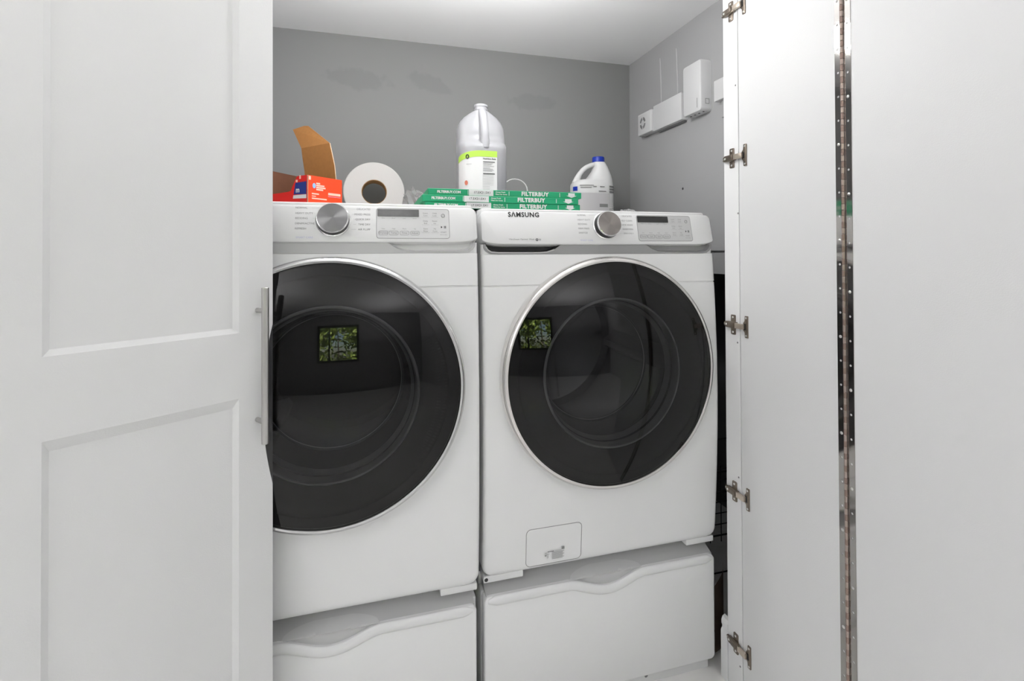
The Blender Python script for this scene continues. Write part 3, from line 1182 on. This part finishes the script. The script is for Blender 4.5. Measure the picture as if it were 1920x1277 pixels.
g.lathe([(.0205, .281), (.0205, .2825), (.0225, .283), (.0225, .287), (.0198, .288), (.0198, .294), (.0222, .295), (.0215, .301), (.0185, .3025), (.0175, .300), (.0175, .283)], JC, Z, 32)
obj('neck', g, JUGP, jug)
g = G()
g.tube([JC + Vector(p) for p in ((0, -.006, .280), (0, -.018, .276), (0, -.034, .262), (0, -.047, .240), (0, -.055, .215), (0, -.060, .190), (0, -.063, .166), (0, -.066, .150))], [.012, .013, .013, .0125, .0125, .0125, .014, .014], 16)
obj('handle', g, JUGP, jug, ang=60)
g = G()
g.loft([jl(z, w, d, e, yo) for z, w, d, e, yo in [(.003, .063, .063, 3, 0), (.012, .0745, .0745, 3.3, 0), (.150, .0745, .0745, 3.3, 0)]], 0, True, True, True)
obj('vinegar', g, LIQ, jug)
# label wrapped round the front, using arc position a (m, 0 = front middle)
NS = 240
ring_ = [Vector((p[0], p[1])) for p in sq(hw + .0012, hw + .0012, 3.4, NS)]
front = min(range(NS), key=lambda i: (abs(ring_[i].x) + (0 if ring_[i].y < 0 else 9)))
arc = [0.]
for k in range(1, NS):
    arc.append(arc[-1] + (ring_[(front + k) % NS] - ring_[(front + k - 1) % NS]).length)
tot = arc[-1] + (ring_[front] - ring_[front - 1]).length
def on_jug(a, z, h=0.):
    a = a % tot
    k = 0
    lo, hi = 0, NS - 1
    while lo < hi:
        md = (lo + hi + 1) // 2
        if arc[md] <= a:
            lo = md
        else:
            hi = md - 1
    p0 = ring_[(front + lo) % NS]
    p1 = ring_[(front + lo + 1) % NS]
    L_ = (p1 - p0).length or 1
    p = p0.lerp(p1, min(1, (a - arc[lo]) / L_))
    return JC + Vector((p.x * (1 + h * 12), p.y * (1 + h * 12), z))
def patch(g, a0, a1, zf0, zf1, m=0, n=40, h=0.):
    rows = [[on_jug(a0 + (a1 - a0) * k / n, zf(a0 + (a1 - a0) * k / n), h) for k in range(n + 1)] for zf in (zf0, zf1)]
    g.loft(rows, m, False)
A0, A1 = -.105, .034
curve = lambda a: .1405 - .40 * max(0, -a - .02) ** 1.6 * 2.2
g = G()
patch(g, A0, A1, lambda a: .006, lambda a: curve(a) - .0005)
lab = obj('label', g, WPRINT, jug, ang=80)
g = G()
patch(g, A0, A1, lambda a: curve(a) - .0185, curve, 0, 40, .0006)
obj('label_band', g, LIME, lab, ang=80)
def jtxt(body, size, a, z, m_, name, bold=0., al='LEFT'):
    g = G()
    g.text(body, size, lambda p, q_: on_jug(a + p, z + q_, .0012), 0, al, 1, bold)
    return obj(name, g, m_, lab, ang=80)
jtxt('Nutrition Facts', .0065, -.0105, .1160, INK, 'label_print', .0002)
g = G()
for zz, th, a1 in ((.1075, .0022, .026), (.0715, .0026, .026)):
    patch(g, -.0105, a1, lambda a, zz=zz: zz - th, lambda a, zz=zz: zz, 0, 6, .0012)
obj('label_rule', g, INK, lab)
g = G()
for k, (zz, ln) in enumerate(((.102, .030), (.0985, .026), (.094, .034), (.089, .022), (.0855, .030), (.082, .033), (.079, .028))):
    patch(g, -.0105, -.0105 + ln, lambda a, zz=zz: zz - .0012, lambda a, zz=zz: zz, 0, 6, .0012)
for k in range(10):
    patch(g, -.0115, .022 - (.012 if k > 6 else 0), lambda a, k=k: .0645 - .0048 * k, lambda a, k=k: .0655 - .0048 * k, 1, 6, .0012)
patch(g, -.062, -.045, lambda a: .098, lambda a: .0995, 1, 6, .0012)
obj('label_small_print', g, [GREYINK, PALEINK], lab)
g = G()
zc_, ac_ = .1215, -.058
ringp = [on_jug(ac_ + .0042 * math.cos(t * PI / 12), zc_ + .0058 * math.sin(t * PI / 12), .0014) for t in range(24)]
g.tube(ringp, .0014, 6, 0, True)
obj('label_logo', g, INK, lab)
g = G()
g.poly([on_jug(-.062 + .0055 * math.cos(t * PI / 8), .042 + .0075 * math.sin(t * PI / 8), .0013) for t in range(16)])
obj('label_picture', g, APPLE, lab)

# ------------------------------------------------------------------ bleach bottle
BY = 1.90
bl = thing('bleach_bottle', 'white bleach bottle with a blue cap and open handle, right of the filter stack', 'bottle', (.878, BY, DECK))
bx = lambda px: .787 + (px - 1071) * .0024
bz = lambda py: 1.382 + (393 - py) * .00219
def bloop(xl, xr, z, d, n=40):
    cx, w = (xl + xr) / 2, (xr - xl) / 2
    return [Vector((cx + w * math.copysign(abs(math.cos(t)) ** .8, math.cos(t)), BY + d * math.copysign(abs(math.sin(t)) ** .8, math.sin(t)), z)) for t in [2 * PI * k / n for k in range(n)]]
g = G()
xl, xr = bx(1071), bx(1147)
secs = [(xl + .006, xr - .006, DECK, .050), (xl, xr, DECK + .008, .055), (xl, xr, bz(362), .055), (xl, xr, bz(352), .055)]
secs += [(bx(1071.5), bx(1146.5), bz(348.5), .054), (bx(1075), bx(1146), bz(343), .052), (bx(1084), bx(1145.5), bz(340), .049), (bx(1098), bx(1145), bz(338.5), .046), (bx(1104), bx(1143), bz(331), .043), (bx(1110), bx(1140), bz(322), .036), (bx(1113), bx(1136.5), bz(313), .030), (bx(1111.5), bx(1133), bz(306.5), .0255), (bx(1112.5), bx(1131), bz(304), .022)]
g.loft([bloop(*s_) for s_ in secs], 0, True, True, True)
obj('body', g, BLEACHP, bl, ang=60)
g = G()
pth = [(1115, 308.5), (1107, 311), (1099, 315), (1092, 321), (1086.5, 328.5), (1082.5, 336), (1080, 346)]
g.tube([Vector((bx(a), BY, bz(b))) for a, b in pth], [.0095, .0095, .0095, .0100, .0105, .0125, .018], 16)
obj('handle', g, BLEACHP, bl, ang=60)
g = G()
g.lathe([(.0, .0), (.0245, 0), (.0255, .001), (.0250, .018), (.0235, .0215), (0, .022)], (bx(1121.5), BY, bz(305)), Z, 30)
cp = obj('cap', g, CAPB, bl)
g = G()
for k in range(9):
    z0 = DECK + .012 + k * .0075
    g.loft([bloop(xl - .0006, xr + .0006, z0, .0556), bloop(xl - .0016, xr + .0016, z0 + .0018, .0566), bloop(xl - .0006, xr + .0006, z0 + .0036, .0556)], 0)
obj('ribs', g, BLEACHP, bl, ang=60)
# label on the front face
def bl_pt(px, z, h=.0012):
    x = bx(px)
    cx, w = (xl + xr) / 2, (xr - xl) / 2
    c_ = max(-.999, min(.999, (x - cx) / w))
    s_ = (1 - abs(c_) ** (2 / .8)) ** (.8 / 2)
    return Vector((x, BY - .055 * s_ - h, z))
def bl_patch(g, a0, a1, z0, z1, m, n=20, h=.0024):
    g.loft([[bl_pt(a0 + (a1 - a0) * k / n, z, h) for k in range(n + 1)] for z in (z0, z1)], m, False)
g = G()
bl_patch(g, 1073, 1131, DECK + .010, bz(366), 0, 24, .0028)
lab2 = obj('label', g, BLEACHL, bl)
g = G()
bl_patch(g, 1071.4, 1076, bz(362), bz(354), 2, 4)
bl_patch(g, 1079, 1102, bz(353), bz(351.5), 1); bl_patch(g, 1080, 1098, bz(357), bz(355.5), 0)
bl_patch(g, 1101, 1107, bz(355), bz(353.5), 0, 4); bl_patch(g, 1113, 1122, bz(355), bz(353.5), 0, 6)
bl_patch(g, 1111, 1125, bz(363.5), bz(362), 1, 6)
for k in range(3):
    bl_patch(g, 1132, 1145, bz(355 + 5 * k), bz(351.5 + 5 * k), 1 if k else 0, 8)
bl_patch(g, 1112, 1128, bz(392), bz(386), 0, 10, .0034)
obj('label_print', g, [DEVDARK, GREYINK, CAPB], lab2)

# ------------------------------------------------------------------ jumbo tissue roll
RY0, RY1 = 1.93, 2.02
DECKD = DECK + .0041
rc_ = Vector((.010, RY0, DECKD + .1105))
tr = thing('paper_roll', 'jumbo white paper roll standing on edge beside the orange box', 'paper roll', (.010, 1.975, DECKD))
g = G()
g.lathe([(.046, .0), (.046, -.001), (.108, -.001), (.1105, .0015), (.1105, .0875), (.108, .09), (.046, .09)], rc_, Y, 72)
obj('paper', g, PAPER, tr)
g = G()
g.lathe([(.0458, .0005), (.0458, .0895), (.0436, .0895), (.0436, .0005), (.0458, .0005)], rc_, Y, 48)
obj('core', g, COREB, tr)

# ------------------------------------------------------------------ orange carton with torn lid
bxr = thing('cardboard_box', 'orange and red cardboard box torn open, its brown lid standing up', 'box', (-.18, 1.51, DECKD))
Pa = Vector((-.163, 1.42, DECKD)); ur = Vector((.7071, .7071, 0)); ul = Vector((-.7071, .7071, 0))
HB = 1.4098 - DECKD
def board(name, pts, o, u, nrm, mats, th=.0022, par=bxr):
    g = G()
    f0 = [o + u * a + Z * b for a, b in pts]
    f1 = [p - nrm * th for p in f0]
    v0 = [g.bm.verts.new(p) for p in f0]
    v1 = [g.bm.verts.new(p) for p in f1]
    g.face(v0, 0)
    g.face(v1[::-1], 1)
    for i in range(len(v0)):
        j = (i + 1) % len(v0)
        g.face([v0[i], v0[j], v1[j], v1[i]], 2)
    return obj(name, g, mats, par, ang=20)
nR = Vector((.7071, -.7071, 0)); nL = Vector((-.7071, -.7071, 0))
rw, lw = .117, .147
fr_ = board('front_wall', [(0, 0), (rw, 0), (rw, HB), (0, HB)], Pa, ur, nR, [ORANGE, CARD, CARDL])
sd_ = board('side_wall', [(0, 0), (lw, 0), (lw - .002, .048), (.078, .050), (.0675, .052), (.062, .062), (.042, .090), (.033, HB), (0, HB)], Pa, ul, nL, [RED, CARD, CARDL])
board('back_wall', [(0, 0), (lw, 0), (lw, HB), (lw * .55, HB - .004), (0, HB)], Pa + ur * rw, ul, -nL, [ORANGE, CARDD, CARDL])
board('far_wall', [(0, 0), (rw, 0), (rw, .106), (0, .112)], Pa + ul * lw, ur, -nR, [RED, CARDD, CARDL])
g = G()
g.poly([Pa + ur * .003 + ul * .003 + Z * .002, Pa + ur * (rw - .003) + ul * .003 + Z * .002, Pa + ur * (rw - .003) + ul * (lw - .003) + Z * .002, Pa + ur * .003 + ul * (lw - .003) + Z * .002])
obj('bottom', g, CARDD, bxr)
# lid: stands up from the back edge, folded back at a crease
V3 = Vector
bl_, br_, mr = V3((-.1906, 1.613, 1.395)), V3((-.0966, 1.5185, 1.390)), V3((-.1028, 1.5247, 1.4554))
cr_, cl_, ml = V3((-.1168, 1.5388, 1.5225)), V3((-.2042, 1.6267, 1.5202)), V3((-.2038, 1.6476, 1.495))
low = V3((-.194, 1.6164, 1.4478))
tl, t2, t3 = V3((-.2378, 1.696, 1.5913)), V3((-.2015, 1.6665, 1.5982)), V3((-.1871, 1.6493, 1.5949))
g = G()
def sheet(pts, m=0, th=.0025):
    v0 = [g.bm.verts.new(p) for p in pts]
    nn = (pts[1] - pts[0]).cross(pts[2] - pts[0]).normalized()
    if nn.y > 0:
        nn = -nn
    v1 = [g.bm.verts.new(p - nn * th) for p in pts]
    g.face(v0, m); g.face(v1[::-1], 1)
    for i in range(len(v0)):
        j = (i + 1) % len(v0)
        g.face([v0[i], v0[j], v1[j], v1[i]], 2)
sheet([bl_, br_, mr, cr_, low])
sheet([low, cr_, cl_, ml])
sheet([cl_, cr_, t3, t2, tl])
obj('lid', g, [CARD, ORANGE, CARDL], bxr, ang=8)
# printing on the box
FR = lambda a, b: Pa + ur * a + Z * b + nR * .0008
FL = lambda a, b, h=.0008: Pa + ul * a + Z * b + nL * h
g = G()
def q4(F, a0, a1, b0, b1, m=0):
    g.poly([F(a0, b0), F(a1, b0), F(a1, b1), F(a0, b1)], m)
q4(FR, .003, .010, HB - .012, HB - .002)
for k, (a0, a1) in enumerate(((.027, .040), (.027, .054), (.027, .058), (.027, .050))):
    q4(FR, a0, a1, HB - .0215 - .0055 * k, HB - .0175 - .0055 * k)
q4(FR, .013, .036, HB - .0500, HB - .0465); q4(FR, .013, .026, HB - .056, HB - .0535); q4(FR, .013, .062, HB - .0625, HB - .059)
q4(FR, .067, .110, HB - .0475, HB - .041)
q4(FL, .010, .047, .0115, .0145)
q4(FL, .0385, .046, .0735, .080); q4(FL, .0255, .032, .0815, .0915)
obj('faded_print', g, PINKP, bxr)
g = G()
q4(lambda a, b: FR(a, b) + nR * .0004, .066, .110, .0385, .0392)
g.poly([FR(.0205 + .0052 * math.cos(t * PI / 8), HB - .0265 + .0070 * math.sin(t * PI / 8)) for t in range(16)])
obj('round_emblem', g, SKYB, bxr)
g = G()
g.poly([FL(.004, .0395), FL(.055, .0415), FL(.0480, .0720), FL(.004, .0735)])
nv = obj('blue_label', g, NAVY, bxr)
g = G()
g.poly([FL(.004, .0285), FL(.058, .0300), FL(.0560, .0390), FL(.004, .0390)])
g.text('m', .020, lambda p, q_: FL(.0455 - p, .0520 + q_, .0014), 0, 'LEFT', 1, .0006)
obj('label_strip', g, WPRINT, bxr)

# ------------------------------------------------------------------ small clutter on the machine tops
def crumple(name, c, sx, sy, sz, seed, m, label, cat):
    rnd = random.Random(seed)
    g = G()
    bmesh.ops.create_icosphere(g.bm, subdivisions=3, radius=1)
    for v in g.bm.verts:
        k = rnd.uniform(.55, 1.15)
        v.co = Vector((v.co.x * sx * k, v.co.y * sy * k, v.co.z * sz * k))
    zmin = min(v.co.z for v in g.bm.verts)
    for v in g.bm.verts:
        v.co += Vector(c) + Z * -zmin
    return tag(obj(name, g, m, None, c, ang=5), label, cat)
crumple('plastic_bag', (.148, 1.78, DECKD + .0004), .045, .05, .055, 3, BAG, 'crumpled clear plastic bag between the paper roll and the filter stack', 'plastic bag')
crumple('plastic_wrapper', (.745, 1.36, DECK + .0005), .026, .014, .0075, 9, BAG, 'small crumpled clear wrapper lying behind the washer panel, right of the bleach bottle', 'wrapper')
g = G()
pts = [(-.048, 0), (-.048, .06), (-.046, .105)] + [(-.046 * math.cos(t * PI / 12), .118 + .040 * math.sin(t * PI / 12)) for t in range(0, 13)] + [(.046, .105), (.048, .06), (.048, 0)]
g.tube([Vector((.519 + a, 1.78 + .02 * b / .16, DECK + .004 + b)) for a, b in pts], .0022, 8)
tag(obj('cable_loop', g, WPRINT, None, (.519, 1.78, DECK)), 'thin white cable loop rising behind the filter stack', 'cable')

# ------------------------------------------------------------------ devices on the right wall
XW = 1.166
def wall_slab(y0, y1, z0, z1, d, r, bev=.004):
    g = G()
    poly = rrect(-y1, -y0, z0, z1, r, 5)
    g.prism(poly, (XW, 0, 0), -Y, Z, -X, .0005, d, 0, bev)
    return g
WP = lambda y, z, d: Vector((XW - d, y, z))
t_ = thing('wall_siren', 'small square white wall unit with a round slotted vent, nearest the corner', 'wall device', (XW, 1.91, 1.709))
obj('housing', wall_slab(1.856, 1.966, 1.710, 1.804, .036, .008, .006), DEVICE, t_)
for k in range(4):
    g = G()
    pts = []
    for q_ in range(9):
        a = PI / 2 * k + .18 + (PI / 2 - .36) * q_ / 8
        pts.append(WP(1.922 - .023 * math.cos(a), 1.759 + .026 * math.sin(a), .0365))
    for q_ in range(8, -1, -1):
        a = PI / 2 * k + .18 + (PI / 2 - .36) * q_ / 8
        pts.append(WP(1.922 - .012 * math.cos(a), 1.759 + .0135 * math.sin(a), .0365))
    g.poly(pts)
    obj('vent_slot', g, DEVDARK, t_)
t_ = thing('junction_box', 'wide flat white box on the wall between the vent unit and the tall unit', 'wall device', (XW, 1.75, 1.706))
obj('housing', wall_slab(1.652, 1.848, 1.7065, 1.811, .030, .003, .002), DEVICE, t_)
g = G(); g.box(XW - .012, XW - .0006, 1.66, 1.84, 1.701, 1.7064, 0)
obj('base_edge', g, DEVDARK, t_)
t_ = thing('wall_hub', 'tall rounded white unit on the wall, tallest of the white devices', 'wall device', (XW, 1.567, 1.70))
obj('housing', wall_slab(1.514, 1.622, 1.703, 1.888, .045, .012, .008), DEVICE, t_)
for (a, b) in ((1.612, 1.845), (1.528, 1.872)):
    g = G(); g.lathe([(0, .0006), (.0016, .0004), (.0018, 0)], WP(a, b, .0452), -X, 8)
    obj('screw_glint', g, WPRINT, t_)  # white dots painted as glints on two screws
g = G(); g.poly([WP(1.536, 1.717, .0456), WP(1.5335, 1.717, .0456), WP(1.5335, 1.752, .0456), WP(1.536, 1.752, .0456)])
obj('mark', g, DEVDARK, t_)
g = G()
g.tube([Vector((XW - a, 1.5135, b)) for a, b in ((.012, 1.728), (.026, 1.728), (.026, 1.745), (.012, 1.745))], .0007, 6, 0, True)
obj('side_button', g, DEVDARK, t_)
for k in range(4):
    g = G(); g.lathe([(0, .001), (.0035, .001), (.004, 0)], WP(1.60 - .024 * k, 1.703, .024), -Z, 8)
    obj('port', g, BLACKP, t_)
t_ = thing('wall_plate_box', 'small white box on the wall partly hidden behind the open door jamb', 'wall device', (XW, 1.41, 1.716))
obj('housing', wall_slab(1.372, 1.4645, 1.717, 1.789, .030, .004, .003), DEVICE, t_)
g = G(); g.box(XW - .014, XW - .0005, 1.43, 1.446, 1.66, 1.7168)
obj('cable_entry', g, GREYR, t_)
for yy, z1, lb in ((1.832, 2.013, 'thin painted cable running up the side wall from the flat box, nearer the corner'), (1.716, 2.008, 'thin painted cable running up the side wall beside the tall unit')):
    g = G(); g.tube([WP(yy - .002, 1.8115, .0018), WP(yy, 1.88, .0016), WP(yy + .006, z1, .0016)], .0024, 8)
    tag(obj('wall_cable', g, mat('painted_cable', .52, .6), None, (XW, yy, 1.8115)), lb, 'cable', 'painted cables on the side wall')
t_ = thing('access_panel', 'square grey access panel with a dark latch slot, low on the right wall', 'panel', (XW, 1.5, 1.203))
g = G(); g.box(XW - .0035, XW - .0004, 1.31, 1.704, 1.2045, 1.476, 0, .0012, 1)
obj('cover', g, GREYR, t_)
g = G(); g.lathe([(0, .0008), (.0045, .0006), (.005, 0)], (XW - .0036, 1.684, 1.4468), -X, 12)
obj('latch', g, BLACKP, t_)

# ------------------------------------------------------------------ things stored in the dark recess at the right
t_ = thing('wire_rack', 'black wire rack in the dark gap right of the washing machine', 'rack', (1.10, 1.42, 0))
g = G()
for zz in (.0025, .30, .50):
    for yy in (1.36, 1.60):
        g.tube([(1.0, yy, zz), (1.40, yy, zz)], .0025, 6)
for xx in (1.0, 1.40):
    for yy in (1.36, 1.60):
        g.tube([(xx, yy, 0), (xx, yy, .55)], .0035, 6)
obj('frame', g, WIREB, t_)
for k in range(7):
    zz = .30 + .035 * k
    g = G(); g.tube([(1.0, 1.36, zz), (1.40, 1.36, zz)], .0016, 6)
    obj('wire', g, WIREB, t_)
for k in range(9):
    xx = 1.03 + .04 * k
    g = G(); g.tube([(xx, 1.36, .28), (xx, 1.36, .52)], .0016, 6)
    obj('wire', g, WIREB, t_)
g = G()
loops = []
for k in range(9):
    f_ = k / 8
    loops.append([Vector((.985 + .055 * f_ + .012 * math.sin(PI * f_), 1.285 + .03 * f_, zz)) for zz in (.002, .06 + .01 * math.sin(3 * f_), .14, .20 + .05 * f_)])
g.loft(loops, 0, False)
v = list(g.bm.faces)
bmesh.ops.solidify(g.bm, geom=v, thickness=.004)
tag(obj('cardboard_sheet', g, CARDG, None, (1.01, 1.30, .002)), 'bent brown cardboard sheet leaning in the gap beside the washer pedestal', 'cardboard')

# ------------------------------------------------------------------ garden behind the window (seen mirrored in the dryer glass)
g = G(); g.box(-9, 9, -14, -3.0, -.35, -.30)
struct('ground', g, LAWN)
rnd = random.Random(5)
for k, (cx, cy, h, w) in enumerate(((-2.6, -5.4, 3.4, 1.15), (-.2, -5.7, 3.0, 1.2), (2.3, -5.3, 3.6, 1.15))):
    t_ = thing('garden_shrub', ('dense green shrub outside the rear window, left', 'lower green shrub outside the rear window, middle', 'tall green shrub outside the rear window, right')[k], 'shrub', (cx, cy, -.3), 'shrubs outside the window')
    g = G()
    for i in range(2600):
        th, ph_ = rnd.uniform(0, 2 * PI), math.acos(rnd.uniform(-1, 1))
        rr_ = rnd.uniform(.6, 1)
        cp_ = lambda q: math.copysign(abs(q) ** .6, q)
        p = Vector((cx + w * rr_ * cp_(math.sin(ph_) * math.cos(th)), cy + w * .8 * rr_ * cp_(math.sin(ph_) * math.sin(th)), -.3 + h * (.5 + .5 * rr_ * cp_(math.cos(ph_)))))
        e = Vector((rnd.gauss(0, 1), rnd.gauss(0, 1), rnd.gauss(0, 1))).normalized()
        f_ = e.orthogonal().normalized()
        s_ = rnd.uniform(.05, .10)
        g.poly([p - e * s_ * 1.5, p + f_ * s_ * .7, p + e * s_ * 1.5, p - f_ * s_ * .7])
    o_ = obj('foliage', g, LEAFM, t_)
    o_['kind'] = 'stuff'
    g = G(); g.tube([(cx, cy, -.3), (cx + .03, cy, -.3 + h * .4), (cx - .02, cy, -.3 + h * .8)], [.05, .04, .015], 8)
    obj('trunk', g, BARKM, t_)

for o_ in bpy.data.objects:
    if o_.name.split('.')[0] in ('programme_names', 'small_print', 'guide_lines', 'button_print', 'start_symbol', 'sticker_print', 'label_print', 'label_small_print', 'label_rule', 'faded_print', 'label_strip', 'size_print', 'logo', 'ribs', 'pleated_media', 'energy_mark', 'round_emblem'):
        o_['kind'] = 'stuff'
